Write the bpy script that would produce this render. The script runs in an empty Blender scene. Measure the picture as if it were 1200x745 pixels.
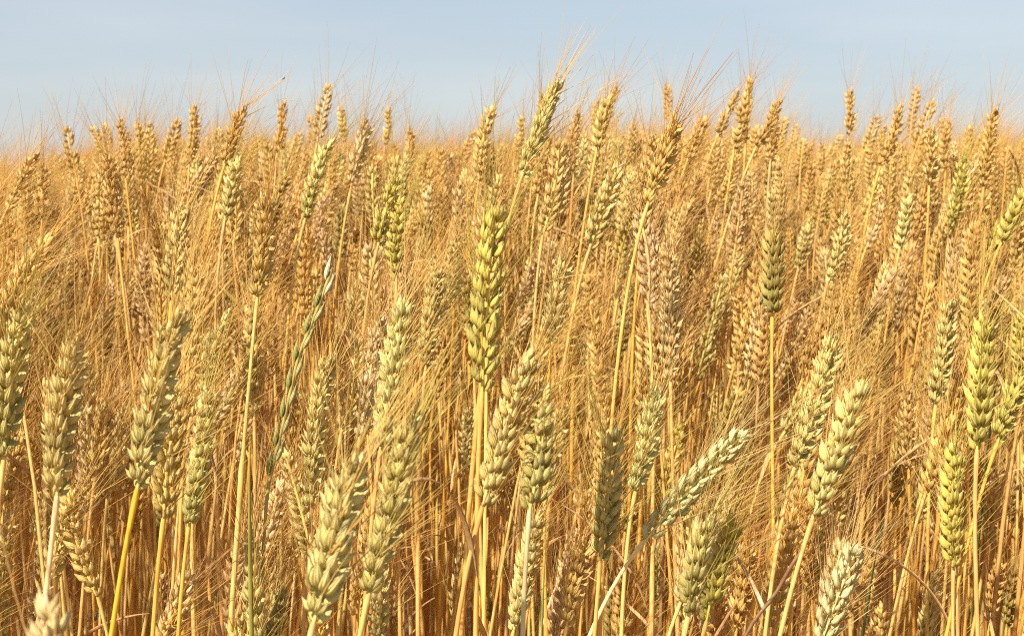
import bpy, math, random
import numpy as np
from mathutils import Vector, Matrix

# ------------------------------------------------------------------ camera, sky, sun, exposure
SC = bpy.context.scene
COL = SC.collection
R = math.radians
CAM_H, PITCH, FPX, PW, PH = 1.0, R(5.75), 1667.0, 1200.0, 745.0
cam_data = bpy.data.cameras.new('camera')
cam = bpy.data.objects.new('camera', cam_data)
COL.objects.link(cam)
cam.location = (0, 0, CAM_H)
cam.rotation_euler = (R(90) - PITCH, 0, 0)
cam_data.sensor_width = 36.0
cam_data.lens = 36.0 * FPX / PW
cam_data.clip_start = 0.05
cam_data.clip_end = 6000
cam_data.dof.use_dof = True
cam_data.dof.focus_distance = 0.98
cam_data.dof.aperture_fstop = 24.0
SC.camera = cam

SUN_EL, SUN_AZ = R(48), R(217)          # azimuth clockwise from +Y: behind the camera and to the left
sun_dir = Vector((math.sin(SUN_AZ) * math.cos(SUN_EL), math.cos(SUN_AZ) * math.cos(SUN_EL), math.sin(SUN_EL)))
world = bpy.data.worlds.new('World')
SC.world = world
world.use_nodes = True
wn, wl = world.node_tree.nodes, world.node_tree.links
wn.clear()
w_out = wn.new('ShaderNodeOutputWorld')
w_bg = wn.new('ShaderNodeBackground')
w_sky = wn.new('ShaderNodeTexSky')
w_sky.sky_type = 'NISHITA'
w_sky.sun_disc = False
w_sky.sun_elevation = SUN_EL
w_sky.sun_rotation = SUN_AZ
w_sky.altitude = 100
w_sky.air_density = 1.0
w_sky.dust_density = 1.0
w_sky.ozone_density = 1.5
w_bg.inputs['Strength'].default_value = 0.115
# thin streaky high cloud veil over the blue
w_tc = wn.new('ShaderNodeTexCoord')
w_map = wn.new('ShaderNodeMapping')
w_map.inputs['Scale'].default_value = (1.3, 1.3, 9.0)
w_map.inputs['Rotation'].default_value = (R(6), R(4), 0)
w_noise = wn.new('ShaderNodeTexNoise')
w_noise.inputs['Scale'].default_value = 2.3
w_noise.inputs['Detail'].default_value = 5
w_noise.inputs['Roughness'].default_value = 0.45
w_ramp = wn.new('ShaderNodeMapRange')
w_ramp.inputs['From Min'].default_value = 0.38
w_ramp.inputs['From Max'].default_value = 0.64
w_ramp.inputs['To Min'].default_value = 0.0
w_ramp.inputs['To Max'].default_value = 1.0
w_veil = wn.new('ShaderNodeMix')
w_veil.data_type = 'RGBA'
w_veil.inputs['A'].default_value = (1.80, 1.99, 2.25, 1)
w_veil.inputs['B'].default_value = (2.20, 2.29, 2.44, 1)
w_mix = wn.new('ShaderNodeMix')
w_mix.data_type = 'RGBA'
w_mix.inputs['Factor'].default_value = 0.8
wl.new(w_tc.outputs['Generated'], w_map.inputs['Vector'])
wl.new(w_map.outputs['Vector'], w_noise.inputs['Vector'])
wl.new(w_noise.outputs['Fac'], w_ramp.inputs['Value'])
wl.new(w_ramp.outputs['Result'], w_veil.inputs['Factor'])
wl.new(w_veil.outputs['Result'], w_mix.inputs['B'])
wl.new(w_sky.outputs['Color'], w_mix.inputs['A'])
wl.new(w_mix.outputs['Result'], w_bg.inputs['Color'])
wl.new(w_bg.outputs['Background'], w_out.inputs['Surface'])

sun_data = bpy.data.lights.new('sun', 'SUN')
sun_data.energy = 4.3
sun_data.angle = R(0.9)
sun_data.color = (1.0, 0.94, 0.83)
sun = bpy.data.objects.new('sun', sun_data)
sun.rotation_euler = (-sun_dir).to_track_quat('-Z', 'Y').to_euler()
COL.objects.link(sun)

SC.view_settings.view_transform = 'Standard'
SC.view_settings.look = 'None'
SC.view_settings.gamma = 1
SC.view_settings.use_curve_mapping = False
SC.view_settings.exposure = 1.10
SC.cycles.filter_width = 1.1
SC.cycles.use_denoising = False
SC.cycles.max_bounces = 10
SC.cycles.transmission_bounces = 6
SC.cycles.diffuse_bounces = 8

rnd = random.Random(11)
npr = np.random.default_rng(5)
SP, CP = math.sin(PITCH), math.cos(PITCH)


def at(px, py, d):
    """the point at depth d metres along the view that the photograph shows at pixel (px, py)"""
    x = (px - PW / 2) / FPX * d
    v = (PH / 2 - py) / FPX * d
    return Vector((x, d * CP + v * SP, CAM_H - d * SP + v * CP))


def proj(p):
    y, z = p[1], p[2] - CAM_H
    d = y * CP - z * SP
    v = y * SP + z * CP
    return PW / 2 + p[0] / d * FPX, PH / 2 - v / d * FPX, d


# ------------------------------------------------------------------ materials
def new_mat(name):
    m = bpy.data.materials.new(name)
    m.use_nodes = True
    m.node_tree.nodes.clear()
    return m, m.node_tree.nodes, m.node_tree.links


def math_node(n, l, op, a, b=None, clamp=False):
    nd = n.new('ShaderNodeMath')
    nd.operation = op
    nd.use_clamp = clamp
    for i, v in enumerate((a, b)):
        if v is None:
            continue
        if isinstance(v, (int, float)):
            nd.inputs[i].default_value = v
        else:
            l.new(v, nd.inputs[i])
    return nd.outputs[0]


def mix_node(n, l, fac, a, b, mode='MIX'):
    nd = n.new('ShaderNodeMix')
    nd.data_type = 'RGBA'
    nd.blend_type = mode
    for key, v in (('Factor', fac), ('A', a), ('B', b)):
        s = nd.inputs[key] if key == 'Factor' else [q for q in nd.inputs if q.name == key and q.type == 'RGBA'][0]
        if isinstance(v, (int, float)):
            s.default_value = v
        elif isinstance(v, tuple):
            s.default_value = (*v, 1)
        else:
            l.new(v, s)
    return [q for q in nd.outputs if q.type == 'RGBA'][0]


def finish(n, l, color, rough, trans, bump=None, spec=0.35):
    out = n.new('ShaderNodeOutputMaterial')
    p = n.new('ShaderNodeBsdfPrincipled')
    l.new(color, p.inputs['Base Color'])
    p.inputs['Roughness'].default_value = rough
    p.inputs['Specular IOR Level'].default_value = spec
    if bump is not None:
        b = n.new('ShaderNodeBump')
        b.inputs['Strength'].default_value = 0.8
        b.inputs['Distance'].default_value = 0.0004
        l.new(bump, b.inputs['Height'])
        l.new(b.outputs['Normal'], p.inputs['Normal'])
    if trans:
        t = n.new('ShaderNodeBsdfTranslucent')
        l.new(color, t.inputs['Color'])
        m = n.new('ShaderNodeMixShader')
        m.inputs[0].default_value = trans
        l.new(p.outputs[0], m.inputs[1])
        l.new(t.outputs[0], m.inputs[2])
        l.new(m.outputs[0], out.inputs['Surface'])
    else:
        l.new(p.outputs[0], out.inputs['Surface'])


def husk_material(name, per_object):
    m, n, l = new_mat(name)
    geo = n.new('ShaderNodeNewGeometry')
    uv = n.new('ShaderNodeUVMap')
    sep = n.new('ShaderNodeSeparateXYZ')
    l.new(uv.outputs['UV'], sep.inputs[0])
    t, ang = sep.outputs['X'], sep.outputs['Y']
    if per_object:
        oi = n.new('ShaderNodeObjectInfo')
        at_ = n.new('ShaderNodeAttribute')
        at_.attribute_name = 'ear_t'
        g = math_node(n, l, 'SUBTRACT', 0.75, at_.outputs['Fac'])
        g = math_node(n, l, 'MULTIPLY', g, 1.6, True)
        g = math_node(n, l, 'MULTIPLY', g, oi.outputs['Alpha'], True)
        base = mix_node(n, l, g, oi.outputs['Color'], (0.34, 0.30, 0.06))
    else:
        at_ = n.new('ShaderNodeAttribute')
        at_.attribute_name = 'Col'
        base = at_.outputs['Color']
    # husk foot greener, tip and margins paler; each floret a little different
    foot = math_node(n, l, 'SUBTRACT', 1.0, t)
    foot = math_node(n, l, 'POWER', foot, 2.0)
    foot = math_node(n, l, 'MULTIPLY', foot, 0.45)
    c = mix_node(n, l, foot, base, mix_node(n, l, 1.0, base, (0.82, 0.88, 0.58), 'MULTIPLY'))
    tip = math_node(n, l, 'POWER', t, 3.0)
    tip = math_node(n, l, 'MULTIPLY', tip, 0.35)
    c = mix_node(n, l, tip, c, (0.82, 0.66, 0.38))
    isl = geo.outputs['Random Per Island']
    br = math_node(n, l, 'MULTIPLY', isl, 0.32)
    br = math_node(n, l, 'ADD', br, 0.92)
    comb = n.new('ShaderNodeCombineXYZ')
    l.new(br, comb.inputs[0])
    l.new(br, comb.inputs[1])
    b2 = math_node(n, l, 'MULTIPLY', br, br)
    l.new(b2, comb.inputs[2])
    c = mix_node(n, l, 1.0, c, comb.outputs[0], 'MULTIPLY')
    vein = math_node(n, l, 'MULTIPLY', ang, 2 * math.pi * 11)
    vein = math_node(n, l, 'SINE', vein)
    vein = math_node(n, l, 'MULTIPLY', vein, 0.5)
    vein = math_node(n, l, 'ADD', vein, 0.5)
    vf = math_node(n, l, 'MULTIPLY', vein, 0.28)
    c = mix_node(n, l, vf, c, mix_node(n, l, 1.0, c, (0.72, 0.78, 0.52), 'MULTIPLY'))
    tc = n.new('ShaderNodeTexCoord')
    nz = n.new('ShaderNodeTexNoise')
    nz.inputs['Scale'].default_value = 420
    nz.inputs['Detail'].default_value = 3
    l.new(tc.outputs['Object'], nz.inputs['Vector'])
    nf = math_node(n, l, 'SUBTRACT', nz.outputs['Fac'], 0.5)
    nf = math_node(n, l, 'MULTIPLY', nf, 1.5, True)
    c = mix_node(n, l, nf, c, mix_node(n, l, 1.0, c, (0.72, 0.60, 0.42), 'MULTIPLY'))
    # dust and mould specks
    sp = n.new('ShaderNodeTexNoise')
    sp.inputs['Scale'].default_value = 1500
    sp.inputs['Detail'].default_value = 1
    l.new(tc.outputs['Object'], sp.inputs['Vector'])
    sf = math_node(n, l, 'SUBTRACT', sp.outputs['Fac'], 0.71)
    sf = math_node(n, l, 'MULTIPLY', sf, 7.0, True)
    c = mix_node(n, l, sf, c, (0.10, 0.07, 0.03))
    finish(n, l, c, 0.58, 0.13, vein, 0.28)
    return m


def straw_material(name, per_object, rough, trans, streak):
    m, n, l = new_mat(name)
    if per_object:
        oi = n.new('ShaderNodeObjectInfo')
        base = oi.outputs['Color']
    else:
        a = n.new('ShaderNodeAttribute')
        a.attribute_name = 'Col'
        base = a.outputs['Color']
    geo = n.new('ShaderNodeNewGeometry')
    br = math_node(n, l, 'MULTIPLY', geo.outputs['Random Per Island'], 0.45)
    br = math_node(n, l, 'ADD', br, 0.75)
    comb = n.new('ShaderNodeCombineXYZ')
    for i in range(3):
        l.new(br, comb.inputs[i])
    c = mix_node(n, l, 1.0, base, comb.outputs[0], 'MULTIPLY')
    h = None
    if streak:
        tc = n.new('ShaderNodeTexCoord')
        mp = n.new('ShaderNodeMapping')
        mp.inputs['Scale'].default_value = (900, 900, 22)
        nz = n.new('ShaderNodeTexNoise')
        nz.inputs['Scale'].default_value = 1.0
        nz.inputs['Detail'].default_value = 3
        l.new(tc.outputs['Object'], mp.inputs['Vector'])
        l.new(mp.outputs['Vector'], nz.inputs['Vector'])
        h = nz.outputs['Fac']
        f = math_node(n, l, 'SUBTRACT', h, 0.45)
        f = math_node(n, l, 'MULTIPLY', f, 2.6, True)
        c = mix_node(n, l, f, c, mix_node(n, l, 1.0, c, (0.66, 0.55, 0.42), 'MULTIPLY'))
        nz2 = n.new('ShaderNodeTexNoise')
        nz2.inputs['Scale'].default_value = 26
        nz2.inputs['Detail'].default_value = 4
        l.new(tc.outputs['Object'], nz2.inputs['Vector'])
        f2 = math_node(n, l, 'SUBTRACT', nz2.outputs['Fac'], 0.52)
        f2 = math_node(n, l, 'MULTIPLY', f2, 4.0, True)
        c = mix_node(n, l, f2, c, mix_node(n, l, 1.0, c, (1.1, 0.80, 0.62), 'MULTIPLY'))
    finish(n, l, c, rough, trans, h, 0.4)
    return m


M_HUSK = husk_material('wheat_husk', True)
M_AWN = straw_material('wheat_awn', True, 0.35, 0.4, False)
M_STEM = straw_material('straw_stem', True, 0.38, 0.0, True)
M_LEAF = straw_material('dry_leaf', True, 0.5, 0.3, True)
M_HUSK_F = husk_material('wheat_husk_of_the_crop', False)
M_AWN_F = straw_material('wheat_awn_of_the_crop', False, 0.35, 0.4, False)
M_STEM_F = straw_material('straw_stem_of_the_crop', False, 0.4, 0.0, True)


def soil_material():
    m, n, l = new_mat('dry_soil')
    tc = n.new('ShaderNodeTexCoord')
    nz = n.new('ShaderNodeTexNoise')
    nz.inputs['Scale'].default_value = 14
    nz.inputs['Detail'].default_value = 8
    l.new(tc.outputs['Object'], nz.inputs['Vector'])
    c = mix_node(n, l, nz.outputs['Fac'], (0.10, 0.065, 0.035), (0.30, 0.20, 0.10))
    finish(n, l, c, 0.9, 0.0, nz.outputs['Fac'], 0.2)
    return m


def canopy_material():
    m, n, l = new_mat('far_wheat_canopy')
    tc = n.new('ShaderNodeTexCoord')
    nz = n.new('ShaderNodeTexNoise')
    nz.inputs['Scale'].default_value = 6
    nz.inputs['Detail'].default_value = 8
    l.new(tc.outputs['Object'], nz.inputs['Vector'])
    c = mix_node(n, l, nz.outputs['Fac'], (0.30, 0.17, 0.05), (0.62, 0.42, 0.17))
    finish(n, l, c, 0.8, 0.0, nz.outputs['Fac'], 0.2)
    return m


# ------------------------------------------------------------------ geometry helpers (numpy)
def rot_x(a):
    c, s = math.cos(a), math.sin(a)
    return np.array([[1, 0, 0], [0, c, -s], [0, s, c]])


def rot_y(a):
    c, s = math.cos(a), math.sin(a)
    return np.array([[c, 0, s], [0, 1, 0], [-s, 0, c]])


def rot_z(a):
    c, s = math.cos(a), math.sin(a)
    return np.array([[c, -s, 0], [s, c, 0], [0, 0, 1]])


def grid_quads(nr, ns):
    i, j = np.meshgrid(np.arange(nr - 1), np.arange(ns), indexing='ij')
    j2 = (j + 1) % ns
    return np.stack([i * ns + j, i * ns + j2, (i + 1) * ns + j2, (i + 1) * ns + j], -1).reshape(-1, 4)


class Geo:
    """verts, quads, uv, colour, material index and ear position, gathered and linked as one mesh"""
    def __init__(self):
        self.v, self.q, self.uv, self.c, self.m, self.t, self.n = [], [], [], [], [], [], 0

    def add(self, v, q, uv=None, c=None, m=0, t=None):
        k = len(v)
        self.v.append(np.asarray(v, dtype=np.float32))
        self.q.append(q + self.n)
        self.uv.append(np.zeros((k, 2), np.float32) if uv is None else uv.astype(np.float32))
        if c is None:
            c = (1, 1, 1)
        c = np.asarray(c, dtype=np.float32)
        self.c.append(np.broadcast_to(c, (k, 3)) if c.ndim == 1 else c)
        self.m.append(np.broadcast_to(np.asarray(m, np.int32), (len(q),)))
        self.t.append(np.zeros(k, np.float32) if t is None else np.broadcast_to(np.asarray(t, np.float32), (k,)))
        self.n += k

    def arrays(self):
        return [np.concatenate(x) for x in (self.v, self.q, self.uv, self.c, self.m, self.t)]

    def mesh(self, name, mats, color=False, ear_t=False):
        v, q, uv, c, m, t = self.arrays()
        me = bpy.data.meshes.new(name)
        me.vertices.add(len(v))
        me.vertices.foreach_set('co', v.astype(np.float32).ravel())
        me.loops.add(len(q) * 4)
        me.loops.foreach_set('vertex_index', q.astype(np.int32).ravel())
        me.polygons.add(len(q))
        me.polygons.foreach_set('loop_start', np.arange(0, len(q) * 4, 4, dtype=np.int32))
        for x in mats:
            me.materials.append(x)
        if len(mats) > 1:
            me.polygons.foreach_set('material_index', m.astype(np.int32))
        me.update(calc_edges=True)
        me.polygons.foreach_set('use_smooth', np.ones(len(q), bool))
        lay = me.uv_layers.new(name='UVMap')
        lay.data.foreach_set('uv', uv[q.ravel()].astype(np.float32).ravel())
        if color:
            a = me.color_attributes.new('Col', 'FLOAT_COLOR', 'POINT')
            a.data.foreach_set('color', np.concatenate([c, np.ones((len(c), 1))], 1).astype(np.float32).ravel())
        if ear_t:
            a = me.attributes.new('ear_t', 'FLOAT', 'POINT')
            a.data.foreach_set('value', t.astype(np.float32))
        return me


def link(name, mesh, parent=None, mat=None, color=None):
    o = bpy.data.objects.new(name, mesh)
    COL.objects.link(o)
    if parent is not None:
        o.parent = parent
    if mat is not None:
        o.matrix_local = mat
    if color is not None:
        o.color = color
    return o


def tag(o, label, cat, group=None, kind=None):
    if label:
        o['label'] = label
    if cat:
        o['category'] = cat
    if group:
        o['group'] = group
    if kind:
        o['kind'] = kind
    return o


def tube(pts, rad, ns):
    """a round tube along pts (n,3) with radii rad (n)"""
    pts = np.asarray(pts, float)
    tg = np.gradient(pts, axis=0)
    tg /= np.linalg.norm(tg, axis=1)[:, None] + 1e-12
    ref = np.array([0, 1, 0.0]) if abs(tg[0][1]) < 0.9 else np.array([1.0, 0, 0])
    a = np.cross(tg, ref)
    a /= np.linalg.norm(a, axis=1)[:, None] + 1e-12
    b = np.cross(tg, a)
    th = np.arange(ns) * 2 * math.pi / ns
    r = np.asarray(rad)[:, None, None]
    v = pts[:, None] + r * (np.cos(th)[None, :, None] * a[:, None] + np.sin(th)[None, :, None] * b[:, None])
    return v.reshape(-1, 3), grid_quads(len(pts), ns)


def blade(pts, wid, thick, side):
    """a narrow leaf along pts: lens-shaped section WID wide across SIDE vectors and THICK through"""
    pts = np.asarray(pts, float)
    tg = np.gradient(pts, axis=0)
    tg /= np.linalg.norm(tg, axis=1)[:, None] + 1e-12
    side = side - tg * (side * tg).sum(1)[:, None]
    side /= np.linalg.norm(side, axis=1)[:, None] + 1e-12
    nrm = np.cross(tg, side)
    t = np.linspace(0, 1, len(pts))
    w = wid * np.clip(np.minimum(.55 + 3 * t, (1 - t) ** .6 * 1.25), .02, 1)
    ring = np.array([(-1, 0), (-.4, .5), (0, .15), (.4, .5), (1, 0), (.4, -.3), (0, -.6), (-.4, -.3)])
    v = pts[:, None] + w[:, None, None] * .5 * ring[None, :, :1] * side[:, None] + thick * ring[None, :, 1:] * nrm[:, None]
    return v.reshape(-1, 3), grid_quads(len(pts), 8)


def dry_leaf(P0, rng):
    """a withered blade leaving a stalk at P0: rises, bends over, twists"""
    az = rng.uniform(0, 6.28)
    ln = rng.uniform(.09, .17)
    out = np.array([math.cos(az), math.sin(az), 0])
    t = np.linspace(0, 1, 14)[:, None]
    dr = rng.uniform(.10, .65)
    pts = np.array(P0) + out * ln * (.25 * t + .45 * t ** 2) + np.array([0, 0, 1.0]) * ln * (1.0 * t - dr * t ** 2.2)
    tw = rng.uniform(-2.5, 2.5)
    ang = az + math.pi / 2 + tw * t[:, 0]
    side = np.stack([np.cos(ang), np.sin(ang), .4 * np.sin(ang * 2)], 1)
    return blade(pts, rng.uniform(.003, .0062), .0004, side)


def floret(l, a, b, nr, ns, bow=0.0, beak=0.16):
    """one boat-shaped husk: base at the origin, pointing up z, keel towards +x"""
    t = np.linspace(0, 1, nr)
    if nr >= 7:
        t = np.array([0, .10, .24, .42, .58, .72, .83, 1.0]) if nr == 8 else t
    r = np.where(t < 0.38, 0.40 + 0.60 * np.sin(np.clip(t / 0.38, 0, 1) * math.pi / 2), 1 - np.clip((t - 0.38) / 0.56, 0, 1) ** 1.42)
    r = np.maximum(r, beak * np.clip(1.35 - t, 0, 1))
    r[0] = 0.12
    r[-1] = 0.03
    th = np.arange(ns) * 2 * math.pi / ns
    keel = 1 + 0.22 * np.clip(np.cos(th), 0, 1) ** 3
    inner = np.where(np.cos(th) < 0, 0.6, 1.0)
    x = b * r[:, None] * (np.cos(th) * keel * inner)[None] + (bow * np.sin(t * math.pi))[:, None]
    y = a * r[:, None] * np.sin(th)[None]
    z = np.broadcast_to((l * t)[:, None], x.shape)
    uv = np.stack([np.broadcast_to(t[:, None], x.shape), np.broadcast_to((th / (2 * math.pi))[None], x.shape)], -1).reshape(-1, 2)
    return np.stack([x, y, z], -1).reshape(-1, 3), grid_quads(nr, ns), uv


def spikelet_pieces(rng, lod):
    """husks of one spikelet: base at the origin, axis +z, outward +x, fan spread along y. A list of (verts, quads, uv)."""
    out = []
    j = lambda s: rng.uniform(-s, s)

    def put(l, a, b, nr, ns, ry, rx, off, bow):
        v, q, uv = floret(l, a, b, nr, ns, bow)
        v = v @ (rot_x(rx) @ rot_y(ry)).T + np.array(off)
        out.append((v, q, uv))
    mm = 0.001
    if lod == 0:
        nr, ns = 8, 9
        for s in (-1, 1):
            put((8.4 + j(1.0)) * mm, 2.0 * mm, 1.6 * mm, nr, ns, R(6 + j(7)), -s * R(32 + j(9)), (0.2 * mm, s * 1.3 * mm, 0), .4 * mm)
            put((10.6 + j(1.3)) * mm, 2.0 * mm, 1.8 * mm, nr, ns, R(11 + j(7)), -s * R(20 + j(8)), (0.9 * mm, s * 0.7 * mm, 1.2 * mm), .5 * mm)
        put((9.6 + j(1.1)) * mm, 1.95 * mm, 1.8 * mm, nr, ns, R(16 + j(5)), R(j(5)), (1.5 * mm, j(.3) * mm, 2.0 * mm), .5 * mm)
        if rng.random() < 0.6:
            put((8.2 + j(.8)) * mm, 1.5 * mm, 1.3 * mm, nr, ns, R(3 + j(4)), R(j(9)), (0.2 * mm, j(.5) * mm, 4.6 * mm), .2 * mm)
    elif lod == 1:
        nr, ns = 5, 6
        for s in (-1, 1):
            put((9.8 + j(1.2)) * mm, 2.3 * mm, 2.1 * mm, nr, ns, R(8 + j(6)), -s * R(24 + j(8)), (0.6 * mm, s * 1.1 * mm, 0.4 * mm), .4 * mm)
        put((10.4 + j(1)) * mm, 2.1 * mm, 1.9 * mm, nr, ns, R(13 + j(6)), R(j(6)), (1.3 * mm, j(.4) * mm, 1.6 * mm), .5 * mm)
    elif lod == 2:
        for s in (-1, 1):
            put((10.5 + j(1.4)) * mm, 2.6 * mm, 2.3 * mm, 4, 4, R(9 + j(7)), -s * R(15 + j(8)), (0.7 * mm, s * 1.0 * mm, 0.6 * mm), .4 * mm)
    else:
        put((11.5 + j(1.5)) * mm, 3.6 * mm, 2.9 * mm, 3, 4, R(8 + j(8)), R(j(12)), (0.8 * mm, 0, 0), 0)
    return out


SK_RNG = random.Random(3)
SPIKELETS = [spikelet_pieces(SK_RNG, 0) for _ in range(8)]


def ear_frames(L, rng, bend=0.0, bdir=0.0, wide=1.0, pitch=0.0043, tilt=17):
    """[(t, 4x4)] of the spikelets along an ear of length L: base at the origin, axis +z, rows to +x and -x"""
    n = max(9, int(round((L - 0.010) / pitch)))
    fr = []
    bx, by = math.cos(bdir) * bend * L, math.sin(bdir) * bend * L
    s0 = rng.choice((-1, 1))
    for i in range(n + 1):
        t = i / n
        z = t * (L - 0.0105)
        px, py = bx * 4 * t * (1 - t), by * 4 * t * (1 - t)
        sx, sy = bx * 4 * (1 - 2 * t) / L, by * 4 * (1 - 2 * t) / L
        B = rot_y(math.atan(sx)) @ rot_x(-math.atan(sy))
        grow = 1.17 * (0.78 + 0.26 * min(1, t / 0.2)) * (1 - 0.20 * max(0, (t - 0.55) / 0.45)) * wide
        side = s0 * (1 if i % 2 == 0 else -1)
        if i == n:
            Rm = B @ rot_z(R(90))
            off = np.zeros(3)
        else:
            Rm = B @ rot_z(0 if side > 0 else math.pi) @ rot_z(R(rng.uniform(-11, 11))) @ rot_y(R(tilt + rng.uniform(-7, 7) - 5 * t))
            off = B @ np.array([side * 0.0011, 0, 0])
        if i < n and rng.random() < (.07 if i < 3 else .012):
            continue
        m = np.eye(4)
        m[:3, :3] = Rm * grow * (1 + rng.uniform(-.13, .11))
        m[:3, 3] = np.array([px, py, z]) + off
        fr.append((t, m))
    return fr


def ear_axis(L, bend, bdir, n):
    t = np.linspace(0, 1, n)
    return np.stack([math.cos(bdir) * bend * L * 4 * t * (1 - t), math.sin(bdir) * bend * L * 4 * t * (1 - t), t * (L - 0.009)], 1)


def awns(geo, frames, rng, per, length, r0, seg, mi=0, col=None, fan=1.0, sweep=(0, 0, 0)):
    """long bristles from the husk tips"""
    sw = np.array(sweep)
    for t, m in frames:
        k = per if isinstance(per, int) else (int(per) + (rng.random() < per % 1))
        for _ in range(k):
            tip = m[:3, :3] @ np.array([rng.uniform(.9, 2.2) * .001, rng.uniform(-2.6, 2.6) * .001, rng.uniform(8, 10) * .001]) + m[:3, 3]
            ax = m[:3, 2] / np.linalg.norm(m[:3, 2])
            d = m[:3, :3] @ np.array([rng.uniform(-.10, .32), rng.gauss(0, .34), 1.0])
            d = d / np.linalg.norm(d)
            d = d * fan + np.array([0, 0, 1.0]) * (1 - fan) + sw * rng.uniform(.3, 1.5)
            d /= np.linalg.norm(d)
            ln = length * rng.uniform(.62, 1.12) * (1.0 - .25 * (1 - t) ** 2)
            s = np.linspace(0, 1, seg + 1)[:, None]
            cv = np.array([rng.uniform(-.10, .10), rng.uniform(-.10, .10), 0]) + sw * rng.uniform(0, .35)
            pts = tip + d * ln * s + cv * ln * s ** 2
            v, q = tube(pts, r0 * (1 - 0.72 * s[:, 0]), 3)
            geo.add(v, q, None, col if col is not None else (1, 1, 1), mi, np.repeat(s[:, 0], 3))


# merged ears for the middle distance and the crop, a few of each
def merged_ear(L, seed, lod, pitch):
    rng = random.Random(seed)
    bend, bdir = rng.uniform(0, .07), rng.uniform(0, 6.28)
    fr = ear_frames(L, rng, bend, bdir, 1.0, pitch)
    g = Geo()
    for t, m in fr:
        for v, q, uv in (SPIKELETS[rng.randrange(8)] if lod == 0 else spikelet_pieces(rng, lod)):
            g.add(v @ m[:3, :3].T + m[:3, 3], q, uv, None, 0, t)
    v, q = tube(ear_axis(L, bend, bdir, 8 if lod < 2 else 3), np.full(8 if lod < 2 else 3, .0013), 5 if lod < 2 else 3)
    g.add(v, q, None, None, 0, .5)
    return g, fr


def basis(A, toward, roll):
    """ear axes as matrix columns: z along A, x turned from the direction TOWARD by ROLL"""
    z = np.array(A) / np.linalg.norm(A)
    x = np.array(toward) - z * np.dot(toward, z)
    x /= np.linalg.norm(x)
    y = np.cross(z, x)
    c, s = math.cos(roll), math.sin(roll)
    x2 = x * c + y * s
    return np.stack([x2, np.cross(z, x2), z], 1)


def stem_curve(P, A, root, n):
    P, A, root = np.array(P), np.array(A) / np.linalg.norm(A), np.array(root)
    h = np.linalg.norm(P - root)
    c1 = root + np.array([0, 0, .42 * h])
    c2 = P - A * .15 * h
    t = np.linspace(0, 1, n)[:, None]
    t = 1 - (1 - t) ** 1.25
    return (1 - t) ** 3 * root + 3 * (1 - t) ** 2 * t * c1 + 3 * (1 - t) * t * t * c2 + t ** 3 * P


def stem_radii(pts, r, sheath):
    dist = np.concatenate([[0], np.cumsum(np.linalg.norm(np.diff(pts[::-1], axis=0), axis=1))])[::-1]
    k = np.clip((dist - sheath) / .006, 0, 1)
    return r * (0.92 + .18 * np.clip(dist / .1, 0, 1) + .52 * k + .40 * np.exp(-((dist - .014) / .003) ** 2) + .35 * np.exp(-((dist - .004) / .002) ** 2) + .5 * np.exp(-((dist - sheath - .012) / .004) ** 2))


# ------------------------------------------------------------------ colours of the ears (linear albedo) and of their stalks
TINT = {
    'G': ((.78, .60, .20), .52), 'Y': ((.85, .62, .215), .24), 'W': ((.85, .72, .35), .16), 'T': ((.83, .53, .16), .12),
    'O': ((.80, .47, .125), .10), 'P': ((.82, .54, .24), .0), 'D': ((.55, .38, .09), .42), 'N': ((.46, .40, .13), .5),
    'L': ((.75, .575, .115), .46),
}
WORD = {'G': 'greenish', 'Y': 'pale yellow', 'W': 'whitish', 'T': 'tan', 'O': 'golden orange', 'P': 'pinkish', 'D': 'dark olive', 'N': 'dull green', 'L': 'yellow-green'}
LEAFC = [(.58, .36, .15), (.64, .42, .20), (.50, .28, .13), (.62, .44, .12)]
STEMC = [(.72, .425, .11), (.71, .44, .11), (.66, .37, .11), (.73, .485, .16), (.70, .43, .14), (.64, .465, .14), (.73, .42, .075), (.63, .41, .16)]
STEM_OF = {(208, 360): (.74, .40, .03), (581, 237): (.72, .40, .10), (636, 448): (.56, .50, .27), (907, 261): (.72, .42, .08), (1206, 215): (.74, .38, .08), (877, 501): (.74, .58, .28), (90, 388): (.74, .52, .28), (1115, 348): (.72, .46, .10)}
AWNC = {'G': (.64, .50, .12), 'Y': (.76, .52, .15), 'W': (.76, .58, .23), 'T': (.78, .49, .135), 'O': (.77, .455, .105), 'P': (.79, .51, .19), 'D': (.70, .46, .12), 'N': (.66, .49, .14), 'L': (.62, .50, .10)}

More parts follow.
